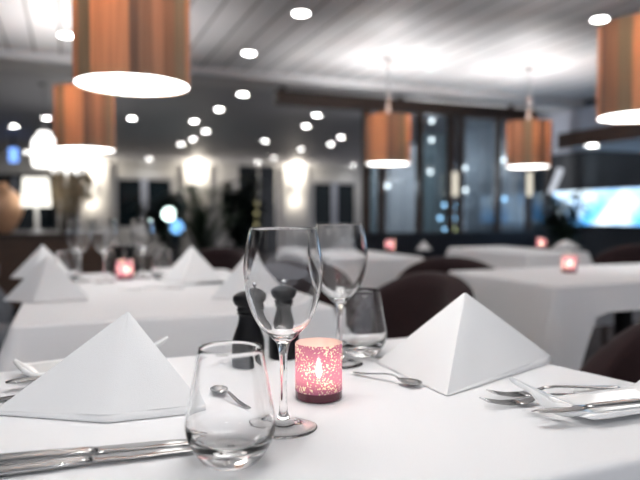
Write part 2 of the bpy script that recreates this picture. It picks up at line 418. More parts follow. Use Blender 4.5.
F4 = P(425, 257) - U * .60; T4 = rect(F4, .60, .85)
cloth(T4, Z, .34, .45, M['cloth'], 'tablecloth', 'white cloth on the table in front of the glass partition, behind the maroon chairs', 'white tablecloths', 4)
table(T4, 'table in front of the glass partition, just right of the wine glasses')
F5 = P(527, 254); T5 = rect(F5, .50, .85)
cloth(T5, Z, .34, .45, M['cloth'], 'tablecloth', 'white cloth on the far right table under the second hanging pendant', 'white tablecloths', 5)
table(T5, 'farthest right table, near the glowing blue screen')

# ------------------------------------------------------------------ glassware
def sm(prof, k=4):           # smooth a profile (Catmull-Rom)
    out = []
    for i in range(len(prof) - 1):
        p = [prof[max(i - 1, 0)], prof[i], prof[i + 1], prof[min(i + 2, len(prof) - 1)]]
        for j in range(k):
            t = j / k
            q = [.5 * ((2 * p[1][a]) + (-p[0][a] + p[2][a]) * t + (2 * p[0][a] - 5 * p[1][a] + 4 * p[2][a] - p[3][a]) * t * t + (-p[0][a] + 3 * p[1][a] - 3 * p[2][a] + p[3][a]) * t ** 3) for a in (0, 1)]
            out.append((max(q[0], 0), q[1]))
    out.append(prof[-1]); return out
def outward(o):
    # recalc handles closed meshes only; the split glass keeps the lathe's own winding instead
    return o
def glass_lathe(segs, n, parent_name=None):
    return segs
def raw_lathe(prof, name, mat, parent, n=56, loc=None):
    m = MB().lathe(prof, n); me = bpy.data.meshes.new(name); me.from_pydata(m.v, [], m.f); me.update()
    me.polygons.foreach_set('use_smooth', [True] * len(me.polygons)); me.materials.append(mat)
    o = bpy.data.objects.new(name, me); C.objects.link(o); o.parent = parent
    if loc is not None: o.location = loc
    return o
def wine_glass(label, loc, group):
    t = thing('wine_glass', label, 'wine glass', loc, 0, group)
    # one continuous skin, cut at the same rings into foot, stem and bowl (profile runs outside upwards, then inside downwards)
    foot = [(0, .0034), (.012, .0030), (.026, .0014), (.035, .0003), (.0368, .0002), (.0375, .0008), (.0368, .0014), (.028, .0028), (.014, .0056), (.0095, .0078), (.0075, .0108)]
    stem = sm([(.0075, .0108), (.0048, .019), (.0041, .035), (.0041, .060), (.0047, .080), (.0075, .0945)], 4)
    outer = sm([(.0075, .0945), (.0165, .1035), (.030, .1185), (.0395, .143), (.0434, .168), (.0424, .188), (.0390, .208), (.0362, .2200)], 5)
    rim = [(.0359, .2206), (.0354, .2206)]
    th = .0010
    inner = sm([(.0351, .2200), (.0379, .208), (.0412, .188), (.0422, .168), (.0383, .1438), (.0288, .1198), (.0155, .1058), (.006, .1015), (0, .1008)], 5)
    raw_lathe(foot, 'foot', M['footglass'], t); raw_lathe(stem, 'stem', M['glass'], t); raw_lathe(outer + rim + inner, 'bowl', M['glass'], t)
    return t
G1 = P(283.5, 428); G2 = P(339.5, 364)
wg = wine_glass('large stemmed wine glass in front, left of the pink candle glass', G1 + Vector((0, 0, .0006)), 'wine glasses')
dup(wg, G2 + Vector((0, 0, .0006)), 0, 'stemmed wine glass behind the pink candle glass on the front table')
def tumbler(label, loc):
    t = thing('tumbler', label, 'tumbler', loc, 0, 'water tumblers')
    outer = sm([(0, 0), (.020, .0000), (.0262, .0010), (.0330, .0085), (.0402, .0215), (.0430, .0330), (.0424, .0420), (.0392, .060), (.0347, .085), (.0302, .1085)], 4)
    inner = sm([(.0286, .1085), (.0331, .085), (.0376, .060), (.0408, .0425), (.0410, .0345), (.0380, .0255), (.0300, .0175), (.016, .0140), (0, .0132)], 4)
    k = len(outer) - 1
    cut = 17
    raw_lathe(outer[:cut], 'base', M['glass'], t)
    raw_lathe(outer[cut - 1:] + [(.0299, .1094), (.0290, .1094)] + inner, 'bowl', M['glass'], t)
    return t
TB1 = P(231, 461); TB2 = P(361.5, 354.5)
tb = tumbler('clear water tumbler in front, its rim narrower than its rounded belly', TB1 + Vector((0, 0, .0006)))
dup(tb, TB2 + Vector((0, 0, .0006)), 0, 'clear tumbler behind the pink candle glass, beside the dark chair')

# ------------------------------------------------------------------ pepper mills
def mill(label, loc, group='black pepper mills'):
    t = thing('pepper_mill', label, 'pepper mill', loc, 0, group)
    body = sm([(.0245, .0), (.0250, .004), (.0250, .036), (.0228, .047), (.0175, .062), (.0150, .073), (.0152, .079), (.0180, .0822)], 3)
    MB().lathe([(0, 0)] + body + [(.0150, .0842), (0, .0842)], 36).build('mill_body', M['mill'], t, sharp=50)
    hd = sm([(.0165, .0842), (.0178, .088), (.0165, .092), (.0215, .0965), (.0240, .1035), (.0225, .1095), (.0150, .1145), (.007, .1165)], 3)
    MB().lathe([(0, .0842)] + hd + [(0, .1170)], 36).build('mill_head', M['mill'], t, sharp=50)
    MB().lathe(sm([(0, .1165), (.0030, .1168), (.0026, .1195), (.0050, .1225), (.0045, .1265), (0, .1285)], 3), 18).build('knob', M['chrome'], t)
    return t
ml = mill('black pepper mill left of the front wine glass, nearest of the pair', P(248.5, 365.5) + Vector((0, 0, .0004)))
dup(ml, P(284, 357.5) + Vector((0, 0, .0004)), .4, 'black pepper mill behind the stem of the front wine glass')

# ------------------------------------------------------------------ candle glasses
def candle_holder(label, loc):
    t = thing('candle_holder', label, 'candle holder', loc, 0, 'pink candle glasses')
    r = .0303; h = .0715
    MB().lathe([(r - .0012, .009), (r, .011), (r, h - .001), (r - .0005, h), (r - .0009, h)], 56).build('cup', M['mercury'], t, sharp=60)
    MB().lathe([(r - .0009, h), (r - .0014, h - .001), (r - .0014, .011), (r - .0030, .009)], 56).build('lining', M['lining'], t, sharp=60)
    MB().lathe([(0, 0), (r - .002, 0), (r - .0003, .0015), (r, .011), (r - .0024, .011), (r - .003, .008), (0, .008)], 56).build('base', M['darkrose'], t, sharp=40)
    return t
def tealight(label, loc, power=.12):
    t = thing('tealight', label, 'candle', loc, 0, 'tealights inside the candle glasses')
    MB().lathe([(0, 0), (.0185, 0), (.019, .001), (.019, .0145), (.0186, .0145), (.0186, .002), (0, .002)], 32).build('tin', M['alu'], t, sharp=40)
    wx = MB().lathe([(0, .0022), (.0184, .0022), (.0184, .0125), (.004, .0118), (0, .0118)], 32).build('wax', M['wax'], t)
    MB().tube([(0, 0, .0115), (.0003, 0, .015), (.001, 0, .0185)], .0007, 6).build('wick', M['wick'], wx)
    MB().lathe(sm([(0, .017), (.0032, .020), (.0042, .026), (.003, .034), (.0012, .040), (0, .0435)], 3), 14).build('flame', M['flame'], t)
    return t
def flame_light(loc, w):
    l = bpy.data.lights.new('candle_light', 'POINT'); l.energy = w; l.color = (1, .88, .74); l.shadow_soft_size = .004
    o = bpy.data.objects.new('candle_light', l); C.objects.link(o); o.location = loc; return o
cspots = [(P(318.7, 397.5), 'glowing pink mercury-glass candle cup on the front table', 'lit tealight in the pink cup on the front table'),
          (P(125, 279.5), 'pink candle cup glowing among glasses on the left table', 'lit tealight in the cup on the left table'),
          (P(569, 272.5), 'pink candle cup on the bare white table at right', 'lit tealight in the cup on the bare table at right'),
          (P(541, 248), 'small candle cup on the far right table below the pendant', 'lit tealight on the far right table'),
          (P(390, 251), 'small candle cup on the table in front of the partition', 'lit tealight on the table in front of the partition')]
ch = tl = None
for i, (p, a, b) in enumerate(cspots):
    p = p + Vector((0, 0, .0005))
    if i == 0: ch = candle_holder(a, p); tl = tealight(b, p + Vector((0, 0, .0086)))
    else: dup(ch, p, i * 1.1, a); dup(tl, p + Vector((0, 0, .0086)), 0, b)
    flame_light(p + Vector((0, 0, .058 if i == 0 else .045)), .012 if i == 0 else .07)

# ------------------------------------------------------------------ napkins (standing pyramid fold)
def napkin(A, S, L, Rr, label, loc=None, name='napkin', lips=(.005, .010, .011), crease=.5):
    """two panels meeting at a spine S-A, tent open behind; a folded lip runs along the foot"""
    A, S, L, Rr = [Vector(p) for p in (A, S, L, Rr)]
    c = Vector((A.x, A.y, Z)) if loc is None else Vector(loc)
    t = thing(name, label, 'napkin', c, 0, 'folded white napkins')
    inside = ((L + Rr) / 2 - S).normalized()
    nr, nc = 14, 12
    Lu, Su, Ru = L + Vector((0, 0, lips[0])), S + Vector((0, 0, lips[1])), Rr + Vector((0, 0, lips[2]))
    nl = (Lu - A).cross(Su - A).normalized(); nr_ = (Su - A).cross(Ru - A).normalized()
    if nl.dot(inside) > 0: nl = -nl
    if nr_.dot(inside) > 0: nr_ = -nr_
    front = []; back = []; cols = 2 * nc + 1
    for i in range(nr + 1):
        f = max(i / nr, .012)
        for j in range(cols):
            g = (j - nc) / nc
            foot = Su.lerp(Lu, -g) if g < 0 else Su.lerp(Ru, g)
            w = min(1, max(0, (g + .12) / .24)); nrm = (nl * (1 - w) + nr_ * w).normalized()
            q = A.lerp(foot, f)
            bl = .0022 * math.sin(PI * abs(g)) * math.sin(PI * f) + .0010 * math.sin(9 * g + 2.5 * f) * f * f - .0010 * math.exp(-(g / .06) ** 2) * crease
            front.append(q + nrm * bl - c); back.append(q + nrm * (bl - .0030) - c)
    fs = []; N0 = len(front)
    for i in range(nr):
        for j in range(cols - 1):
            a_, b_, c_, d_ = i * cols + j, i * cols + j + 1, (i + 1) * cols + j + 1, (i + 1) * cols + j
            fs.append((a_, b_, c_, d_)); fs.append((N0 + d_, N0 + c_, N0 + b_, N0 + a_))
    for i in range(nr):
        fs.append((i * cols, (i + 1) * cols, N0 + (i + 1) * cols, N0 + i * cols)); k = cols - 1
        fs.append((i * cols + k, N0 + i * cols + k, N0 + (i + 1) * cols + k, (i + 1) * cols + k))
    for j in range(cols - 1):
        fs.append((nr * cols + j, nr * cols + j + 1, N0 + nr * cols + j + 1, N0 + nr * cols + j)); fs.append((j, N0 + j, N0 + j + 1, j + 1))
    autosmooth(obj('folded_panel', front + back, fs, M['napkin'], t), 50)
    # the turned-under lip at the foot
    m = MB(); vs = []; fs = []
    path = [L.lerp(S, i / 12) for i in range(13)] + [S.lerp(Rr, i / 12) for i in range(1, 13)]
    hs = [lips[0] + (lips[1] - lips[0]) * i / 12 for i in range(13)] + [lips[1] + (lips[2] - lips[1]) * i / 12 for i in range(1, 13)]
    for i, q in enumerate(path):
        tg = (path[min(i + 1, 24)] - path[max(i - 1, 0)]).normalized(); o = Vector((tg.y, -tg.x, 0))
        if o.dot(inside) > 0: o = -o
        h = hs[i]
        prof = [(-.0025, h + .0005), (.0004, h * .9), (.0022, h * .55), (.0016, .0012), (-.004, .0008), (-.018, .0012), (-.018, .002), (-.006, h * .5 + .0012)]
        for d, z in prof: vs.append(Vector((q.x + o.x * d, q.y + o.y * d, Z + z)) - c)
    np_ = 8
    for i in range(24):
        for k in range(np_): fs.append((i * np_ + k, i * np_ + (k + 1) % np_, (i + 1) * np_ + (k + 1) % np_, (i + 1) * np_ + k))
    fs += [tuple(range(np_)), tuple(range(24 * np_, 25 * np_))]
    m.add(vs, fs); m.build('turned_under_hem', M['napkin'], t)
    return t
nk1 = napkin(D(128, 311, .760), P(108, 423.5), P(-6, 415), P(203, 413), 'large folded white napkin in front, left of the clear tumbler')
nk2 = napkin(D(465, 292, .925), P(447, 396.5), P(377, 363), P(551, 363), 'folded white napkin at right on the front table, beside the forks', lips=(.003, .0025, .012))
# generic napkin for the tables behind: spine towards -y
gn = napkin(Vector((0, .012, Z + .125)), Vector((-.01, -.05, Z)), Vector((-.112, .0, Z)), Vector((.112, .004, Z)), 'folded white napkin at the near left corner of the second table', loc=(0, 0, Z))
def put(o, p, rz): o.location = p; o.rotation_euler.z = rz
put(gn, P(46, 301), .05)
dup(gn, P(42, 278), .1, 'folded white napkin at far left of the second table, half hidden behind another')
dup(gn, P(191, 281), -.12, 'folded white napkin at the far right of the second table')
dup(gn, P(249, 297), .5, 'folded white napkin on the second table, partly seen through the front wine glass')
n6 = dup(gn, P(424, 250), .3, 'small white napkin at the end of the table before the glass partition')
n7 = dup(gn, P(566, 248.5), -.3, 'low white napkin on the far right table beside the candle')
n6.scale = (.5, .5, .5); n7.scale = (.9, .9, .5)

# ------------------------------------------------------------------ cutlery
def flat(secs, n=8):
    """loft of cross sections (x, half width, z, dish, thickness, y offset)"""
    vs = []; fs = []; per = 2 * (n + 1)
    for s in secs:
        x, w, z, dish, th = s[:5]; y0 = s[5] if len(s) > 5 else 0
        for j in range(n + 1):
            y = -1 + 2 * j / n; vs.append((x, y0 + y * w, z - dish * (1 - y * y) + th * .5 * math.sqrt(max(0, 1 - (y * .96) ** 2))))
        for j in range(n, -1, -1):
            y = -1 + 2 * j / n; vs.append((x, y0 + y * w, z - dish * (1 - y * y) - th * .5 * math.sqrt(max(0, 1 - (y * .96) ** 2))))
    for i in range(len(secs) - 1):
        for k in range(per): fs.append((i * per + k, i * per + (k + 1) % per, (i + 1) * per + (k + 1) % per, (i + 1) * per + k))
    fs += [tuple(range(per)), tuple(range((len(secs) - 1) * per, len(secs) * per))]
    return MB().add(vs, fs)
def spoon(label, L=.115, group='coffee spoons', b=.0125):
    t = thing('teaspoon', label, 'spoon', (0, 0, 0), 0, group)
    k = L / .115; bw = b
    sec = []
    for i in range(13):
        f = i / 12; x = f * .036 * k; w = bw * math.sin(PI * min(1, max(.03, f ** .8 * .93 + .03))) ** .75 + .0008
        sec.append((x, w, .0062 + .0008 * f, .0052 * math.sin(PI * f) ** .7 if 0 < f < 1 else 0, .0012))
    flat(sec).build('bowl', M['steel'], t)
    xs = [.0355, .042, .050, .060, .075, .092, .106, .113, .115]; zs = [.0070, .0098, .0105, .0096, .0072, .0046, .0030, .0026, .0026]; ws = [.0026, .0022, .0022, .0025, .0031, .0042, .0050, .0040, .0016]
    flat([(x * k, w, z, 0, .0022 if i < 4 else .0017) for i, (x, z, w) in enumerate(zip(xs, zs, ws))], 6).build('handle', M['steel'], t)
    return t
def fork(label, L=.195, group='forks'):
    t = thing('fork', label, 'fork', (0, 0, 0), 0, group)
    for y in (-.0085, -.0028, .0028, .0085):
        zs = [(0, .0105), (.012, .0075), (.028, .0045), (.046, .0040)]
        flat([(x, .0007 + .0007 * min(1, x / .02), z, 0, .0016, y * (1 if x > .01 else .97)) for x, z in zs], 4).build('tine', M['steel'], t)
    flat([(.0455, .0100, .0040, 0, .0018), (.053, .0110, .0042, 0, .002), (.062, .0095, .0055, 0, .002), (.070, .0055, .0078, 0, .0024), (.078, .0032, .0095, 0, .003)], 6).build('head', M['steel'], t)
    flat([(.0775, .0032, .0095, 0, .003), (.095, .0033, .0100, 0, .003), (.125, .0045, .0075, 0, .0028), (.160, .0070, .0042, 0, .0024), (.183, .0085, .0026, 0, .002), (.192, .0070, .0022, 0, .002), (.195, .003, .0022, 0, .0016)], 6).build('handle', M['steel'], t)
    return t
def knife(label, L=.215, group='table knives', hw=.0095):
    t = thing('table_knife', label, 'knife', (0, 0, 0), 0, group)
    flat([(0, .0015, .0042, 0, .0008, .006), (.006, .0050, .0042, 0, .0012, .003), (.025, .0088, .0042, 0, .0016), (.07, .0092, .0044, 0, .002), (.102, .0085, .0046, 0, .003), (.108, .0055, .0047, 0, .0045)], 6).build('blade', M['steel'], t)
    flat([(.1075, .0055, .0047, 0, .0050), (.113, .0070, .0047, 0, .0066), (.150, .0088, .0047, 0, .0076), (.195, hw, .0047, 0, .008), (.210, hw, .0047, 0, .0074), (.2145, .0070, .0047, 0, .005), (.215, .004, .0047, 0, .003)], 8).build('handle', M['steel'], t)
    return t
def lay(o, a, b, dz=.0006):     # lay a piece with its tip at a and its handle towards b
    d = b - a; o.location = (a.x, a.y, a.z + dz); o.rotation_euler.z = math.atan2(d.y, d.x); return o
sp = spoon('silver teaspoon lying beside the right napkin, bowl towards the napkin'); lay(sp, P(421, 388.5), P(356, 375))
sp2 = dup(sp, (0, 0, 0), 0, 'silver teaspoon seen through the front tumbler'); lay(sp2, P(212, 390.5), P(252, 414))
fk = fork('fork on the front table behind the white tray, farther of the two'); lay(fk, P(490, 392, Z + .0105) - Vector((0, 0, .0105)), P(628, 388))
f2 = dup(fk, (0, 0, 0), 0, 'fork with its tines pointing out beside the white tray, nearer of the two'); lay(f2, P(483, 400, Z + .0105) - Vector((0, 0, .0105)), P(606, 398))
f3 = dup(fk, (0, 0, 0), 0, 'fork tip at the left foot of the right napkin, behind the teaspoon'); lay(f3, P(364, 361.5), P(364, 361.5) + Vector((.18, .022, 0)))
f4 = dup(fk, (0, 0, 0), 0, 'fork handle showing left of the large front napkin'); lay(f4, P(0, 404) + U * .185 + V * .012, P(0, 404) - U * .03 + V * .012)
kn = knife('table knife at bottom left, the one nearer the front napkin'); lay(kn, P(206, 444.2), P(0, 464.5))
k2 = dup(kn, (0, 0, 0), 0, 'table knife at bottom left, the one nearer the table edge'); lay(k2, P(204, 451), P(0, 476))

# ------------------------------------------------------------------ bread trays
def tray(label, L=.18, W=.08):
    t = thing('bread_tray', label, 'tray', (0, 0, 0), 0, 'white bread trays')
    nx, ny = 40, 16; vs = []; fs = []
    for i in range(nx + 1):
        f = i / nx
        for j in range(ny + 1):
            g = j / ny; e0 = max(0, 1 - f / .22); e1 = max(0, (f - .86) / .14); k = .06 + .94 * g ** .85
            edge = abs(2 * g - 1)
            h = .034 * e0 ** 1.5 * k + .012 * e1 ** 2 + .0040 * max(0, (edge - .80) / .20) ** 2
            taper = 1 - .35 * max(0, 1 - f / .10) ** 2 - .10 * e1 ** 3
            y = (g - .5) * W; y = W / 2 + (y - W / 2) * (1 - .55 * max(0, 1 - f / .14) ** 2) if g < 1 else y
            vs.append((f * L - .034 * e0 ** 1.6 * k + .010 * (1 - g) * e0, y * taper if f > .5 else y, h + .0062))
    k = ny + 1
    for i in range(nx):
        for j in range(ny):
            if 2 <= i <= 4 and 6 <= j <= 12: continue
            fs.append((i * k + j, (i + 1) * k + j, (i + 1) * k + j + 1, i * k + j + 1))
    o = obj('dish', vs, fs, M['porcelain'], t)
    sd = o.modifiers.new('thick', 'SOLIDIFY'); sd.thickness = .0062; sd.offset = -1
    sd = o.modifiers.new('sub', 'SUBSURF'); sd.levels = 1; sd.render_levels = 2
    return t
tr = tray('white porcelain tray with curled end at right, holding a butter knife')
tang = math.radians(21)
def place_tray(o, p, ang): o.location = (p.x, p.y, Z + .0004); o.rotation_euler.z = ang
pc = P(578, 432); cv = Vector((-math.sin(tang), math.cos(tang), 0)); place_tray(tr, pc + cv * .04, tang)
lt = dup(tr, (0, 0, 0), 0, 'white porcelain tray behind the large front napkin, its curled end sticking out')
place_tray(lt, Vector((-.285, .98, 0)), math.radians(215))
bk = thing('butter_knife', 'small butter knife lying in the right white tray', 'knife', (0, 0, 0), 0, 'butter knives')
flat([(0, .0012, .003, 0, .0008, .004), (.008, .0060, .003, 0, .0014, .002), (.03, .0085, .003, 0, .0016), (.060, .0080, .0032, 0, .002), (.070, .0048, .0034, 0, .003)], 6).build('blade', M['steel'], bk)
flat([(.0695, .0048, .0034, 0, .0032), (.08, .0056, .0036, 0, .0048), (.12, .0072, .0038, 0, .0056), (.158, .0078, .0038, 0, .0056), (.166, .005, .0038, 0, .0036), (.167, .002, .0038, 0, .002)], 8).build('handle', M['steel'], bk)
lay(bk, P(534, 416, Z + .0135), P(655, 403, Z + .0135), .001); bk.rotation_euler.y = 0.0
bk2 = dup(bk, (0, 0, 0), 0, 'butter knife in the left white tray, behind the large napkin'); lay(bk2, P(22, 384, Z + .008) + Vector((.12, .085, 0)), P(22, 384, Z + .008), .001)

# ------------------------------------------------------------------ glassware on the left table
gl = [(80, 281, 'wine glass farthest left on the second table'), (105, 282, 'wine glass just left of the candle cup on the second table'), (143, 278, 'wine glass just right of the candle cup on the second table')]
for px, py, lb in gl: dup(wg, P(px, py) + Vector((0, 0, .0006)), 0, lb)
dup(tb, P(66, 283) + Vector((0, 0, .0006)), 0, 'tumbler on the second table, left of all its wine glasses')
dup(tb, P(163, 279) + Vector((0, 0, .0006)), 0, 'tumbler on the second table, between wine glass and napkin')
dup(ml, P(118.5, 275) + Vector((0, 0, .0004)), 0, 'black pepper mill on the second table, behind the candle cup, left one')
dup(ml, P(130.5, 275) + Vector((0, 0, .0004)), 0, 'black pepper mill on the second table, behind the candle cup, right one')
dup(kn, P(165, 287) + Vector((0, 0, .0006)), ROT + .1, 'table knife lying before the napkin on the second table')
dup(fk, P(120, 292) + Vector((0, 0, .0006)), ROT, 'fork lying in front of the candle cup on the second table')

# ------------------------------------------------------------------ chairs (upholstered barrel back)
def chair(label, mat, leg=M['darkwood']):
    t = thing('barrel_chair', label, 'chair', (0, 0, 0), 0, 'upholstered restaurant chairs')
    # seat faces -y, back is at +y
    def shell():
        m = MB(); na, nh = 30, 12; rx, ry = .26, .25; th = .075
        def pt(a, h, o):
            top = .775 - .25 * (abs(a) / 1.75) ** 2.2; zb = .34; z = zb + (top - zb) * h
            lean = 1 + .10 * h
            r = 1 - (th / rx) * o
            x = rx * lean * r * math.sin(a); y = ry * lean * r * math.cos(a)
            return (x, y, z)
        vs = []; fs = []; prof = [(0, h / nh) for h in range(nh + 1)] + [(.18, 1.03), (.5, 1.045), (.82, 1.03)] + [(1, 1 - h / nh) for h in range(nh + 1)]
        for i in range(na + 1):
            a = -1.75 + 3.5 * i / na
            for o, h in prof: vs.append(pt(a, h, o))
        k = len(prof)
        for i in range(na):
            for j in range(k): fs.append((i * k + j, i * k + (j + 1) % k, (i + 1) * k + (j + 1) % k, (i + 1) * k + j))
        fs += [tuple(range(k)), tuple(range(na * k, (na + 1) * k))]
        return m.add(vs, fs)
    shell().build('backrest', mat, t)
    pr = sm([(0, .34), (.20, .34), (.225, .36), (.228, .42), (.215, .455), (.17, .468), (0, .472)], 3)
    o = MB().lathe(pr, 36).build('seat', mat, t, loc=(0, -.035, 0)); o.scale = (1.0, 1.05, 1)
    for sx in (-1, 1):
        for sy in (-1, 1):
            MB().tube([(sx * .19, sy * .18, 0), (sx * .17, sy * .16, .35)], [.014, .021], 10).build('leg', leg, t)
    return t
ca = chair('maroon barrel chair right of the rear wine glass, nearest to the front table', M['maroon']); put(ca, Vector((.20, 1.96, 0)), -1.0)
ch_spots = [(D(452, 300, 3.09), 2.9, 'maroon barrel chair between the bare table and the partition table'),
            (D(614, 300, 4.3), 3.3, 'maroon barrel chair behind the bare table, in front of the blue screen'),
            (Vector((.745, 1.285, 0)), -1.187, 'maroon barrel chair at the right edge, beside the front table'),
            (D(206, 300, 3.5), -.3, 'maroon barrel chair behind the napkins of the second table'),
            (D(313, 300, 2.88), 2.7, 'maroon barrel chair seen through the front wine glass'),]
for p, rz, lb in ch_spots: dup(ca, Vector((p.x, p.y, 0)), rz, lb)
cg = chair('grey upholstered chair at the left edge, behind the second table', M['greyfab']); put(cg, Vector((-1.68, 2.85, 0)), 1.2)

# ------------------------------------------------------------------ pendant lamps
def pendant(label, loc, rz):
    t = thing('pendant_lamp', label, 'pendant lamp', loc, rz, 'wood veneer pendant lamps')       # origin: centre of the shade's lower rim
    r, h = .196, .42
    MB().lathe([(r, 0), (r, h), (r - .004, h), (r - .004, 0), (r, 0)], 64).build('lamp_shade', M['veneer'], t, sharp=40)
    MB().lathe([(0, .004), (r - .0045, .004), (r - .0045, .010), (0, .010)], 64).build('diffuser', M['diffuser'], t, sharp=40)
    top = CEIL - loc[2]
    sp_ = MB().lathe([(0, h - .05), (.02, h - .05), (.02, h + .03), (.011, h + .10), (.006, h + .14), (0, h + .14)], 20)
    for k in range(3):
        a = k * 2 * PI / 3; sp_.tube([(.018 * math.cos(a), .018 * math.sin(a), h - .03), ((r - .003) * math.cos(a), (r - .003) * math.sin(a), h - .03)], .004, 6)
    sp_.build('lamp_holder', M['whitemetal'], t, sharp=40)
    MB().tube([(0, 0, h + .13), (0, 0, top - .025)], .006, 10).build('cord', M['grey_metal'], t)
    MB().lathe([(0, top), (.055, top), (.055, top - .012), (.02, top - .03), (0, top - .03)], 28).build('ceiling_cap', M['grey_metal'], t, sharp=40)
    return t
def bulb(p, w):
    l = bpy.data.lights.new('lamp_bulb', 'POINT'); l.energy = w; l.color = (.99, .99, 1.0); l.shadow_soft_size = .035
    o = bpy.data.objects.new('lamp_bulb', l); C.objects.link(o); o.location = (p[0], p[1], p[2] + .335); return o
def onlamp(px, py, Y): return D(px, py, Y)
lamps = [(onlamp(133, 86, 2.20), PI + .29, 'largest orange and brown veneer pendant lamp, at upper left'),
         (onlamp(85.5, 150, 3.83), PI + .36, 'veneer pendant lamp below and behind the largest one, over the dried reeds'),
         (onlamp(388, 164, 4.97), .35, 'veneer pendant lamp in the middle, before the glass partition'),
         (onlamp(528, 167, 5.30), 1.9, 'veneer pendant lamp left of the soffit, over the far right table'),
         (onlamp(643, 117, 2.63), -1.1, 'veneer pendant lamp cut by the right edge of the view')]
pl = None
for i, (p, rz, lb) in enumerate(lamps):
    if pl is None: pl = pendant(lb, tuple(p), rz)
    else:
        # the cord and cap lengths depend on the hanging height, so keep one common height
        q = Vector(p); q.z = lamps[0][0].z; 
        k = (p.z - CAMZ) / (q.z - CAMZ); 
        dup(pl, (p.x / k, p.y / k, q.z), rz, lb)
    bulb(pl.location if i == 0 else (p.x / k, p.y / k, q.z), 22)
# the front table's own pendant hangs above the top edge of the view
fl = dup(pl, (.0, .84, lamps[0][0].z), 1.0, 'veneer pendant lamp above the front table, over the glasses'); bulb(fl.location, 18)

# ------------------------------------------------------------------ ceiling downlights
def downlight(label, p, r=.052):
    t = thing('downlight', label, 'downlight', p, 0, 'recessed ceiling downlights')
    MB().lathe([(r, -.004), (r + .012, -.006), (r + .020, 0), (r + .002, 0)], 28).build('trim_ring', M['whitemetal'], t)
    MB().lathe([(0, -.004), (r, -.0045), (r, -.001), (0, -.001)], 28).build('lens', M['spot'], t, sharp=40)
    return t
dls = [(301, 13, 'downlight at the top middle of the white planked ceiling'), (249, 53, 'downlight in the planked ceiling next to the pale beam, right of the largest pendant'),
       (66, 35, 'downlight in the planked ceiling, left of the largest pendant'), (600, 19, 'downlight in the planked ceiling above the pendant at the right edge'),
       (243, 94, 'first downlight behind the pale beam, right of the largest pendant'), (219, 109, 'second downlight behind the pale beam, right of the largest pendant'),
       (194, 121, 'third downlight in the line running back from the beam'), (206, 131, 'downlight above the middle wall sconce, upper right of the cluster'),
       (193, 139, 'downlight in the warm wash directly above the middle wall sconce'), (181, 144, 'downlight lowest left in the cluster above the middle sconce'),
       (132, 118, 'downlight at the right side of the second pendant shade'), (46, 118, 'downlight just left of the second pendant shade'),
       (14, 126, 'small downlight at far left of the grey ceiling'), (27, 152, 'downlight at far left, low above the dark window'),
       (149, 159.3, 'downlight above the dark window with the wide mullion'), (265, 141, 'downlight above the black standing screen, the highest of three'),
       (258, 162, 'downlight just above the black standing screen, left of a pair'), (274, 158, 'downlight just above the black standing screen, right of a pair'),
       (317, 115, 'downlight just under the left end of the brown hanging beam'), (306, 126, 'second downlight under the left end of the brown hanging beam'),
       (301, 149, 'downlight in the warm wash above the right wall sconce'), (341, 137, 'upper right downlight of the pair left of the middle pendant'),
       (331, 144, 'lower left downlight of the pair left of the middle pendant'), (353, 165, 'downlight low beside the first dark post')]
def dlight(p, w=5):
    l = bpy.data.lights.new('downlight_beam', 'SPOT'); l.energy = w; l.spot_size = 2.3; l.spot_blend = .8; l.shadow_soft_size = .05; l.color = (.98, .99, 1.0)
    o = bpy.data.objects.new('downlight_beam', l); C.objects.link(o); o.location = (p.x, p.y, p.z - .02)
d0 = None
for px, py, lb in dls:
    p = P(px, py, CEIL)
    v = p.dot(V)
    if v > VW - .3: p = p * ((VW - .35) / v); 
    if VSTEP < v < VSTEP + .5: p.z = CEIL - .07
    p.z = CEIL if not VSTEP < v < VSTEP + .5 else CEIL - .07
    p.z -= .0005
    d0 = downlight(lb, p) if d0 is None else dup(d0, p, 0, lb)
    dlight(p)
for p, lb in ((Vector((-.75, -.55, CEIL - .0005)), 'unseen downlight added on the near side of the front table, left'), (Vector((.45, -.75, CEIL - .0005)), 'unseen downlight added on the near side of the front table, right')):
    dup(d0, p, 0, lb); dlight(p, 15)  # unseen pair, added to brighten the front napkin
ps = P(592, 145, 1.66); dup(d0, ps - Vector((0, 0, .0005)), 0, 'downlight under the low soffit at right')
sd_ = thing('smoke_detector', 'small round smoke detector on the planked ceiling between two pendants', 'smoke detector', P(430, 66, CEIL), 0)
MB().lathe([(0, 0), (.09, 0), (.09, -.012), (.05, -.03), (0, -.03)], 28).build('housing', M['whitemetal'], sd_, sharp=40)
MB().lathe([(0, -.0295), (.012, -.0295), (.012, -.036), (0, -.036)], 12).build('status_lamp', emis('status_green', (.4, 1, .7), 1.5), sd_)

# ------------------------------------------------------------------ hanging beam and glass partition
VP_ = 6.08
def uP(px): return u_at(px, VP_)
b0, b1 = uP(276), uP(531)
beam = thing('hanging_beam', 'dark brown beam hanging under the pale ceiling beam', 'beam', R((b0 + b1) / 2, VP_, 2.18), ROT)
MB().box((0, 0, 0), (b1 - b0, .11, .14)).build('rail', M['darkwood'], beam, smooth=False)
for px in (283, 400, 509):
    x = uP(px) - (b0 + b1) / 2; MB().box((x, 0, .09), (.05, .05, .039)).build('hanger', M['darkwood'], beam, smooth=False)
pt0, pt1 = uP(366), uP(548); SILL = .79
part = thing('glass_partition', 'dark framed glass partition on a navy base, under the brown beam', 'partition', R((pt0 + pt1) / 2, VP_, 0), ROT)
pw = pt1 - pt0; cx0 = (pt0 + pt1) / 2
MB().box((0, 0, SILL / 2), (pw + .1, .16, SILL)).build('base_panel', M['sill'], part, smooth=False)
posts = [366, 381, 419, 450, 459.5, 497, 528, 547]
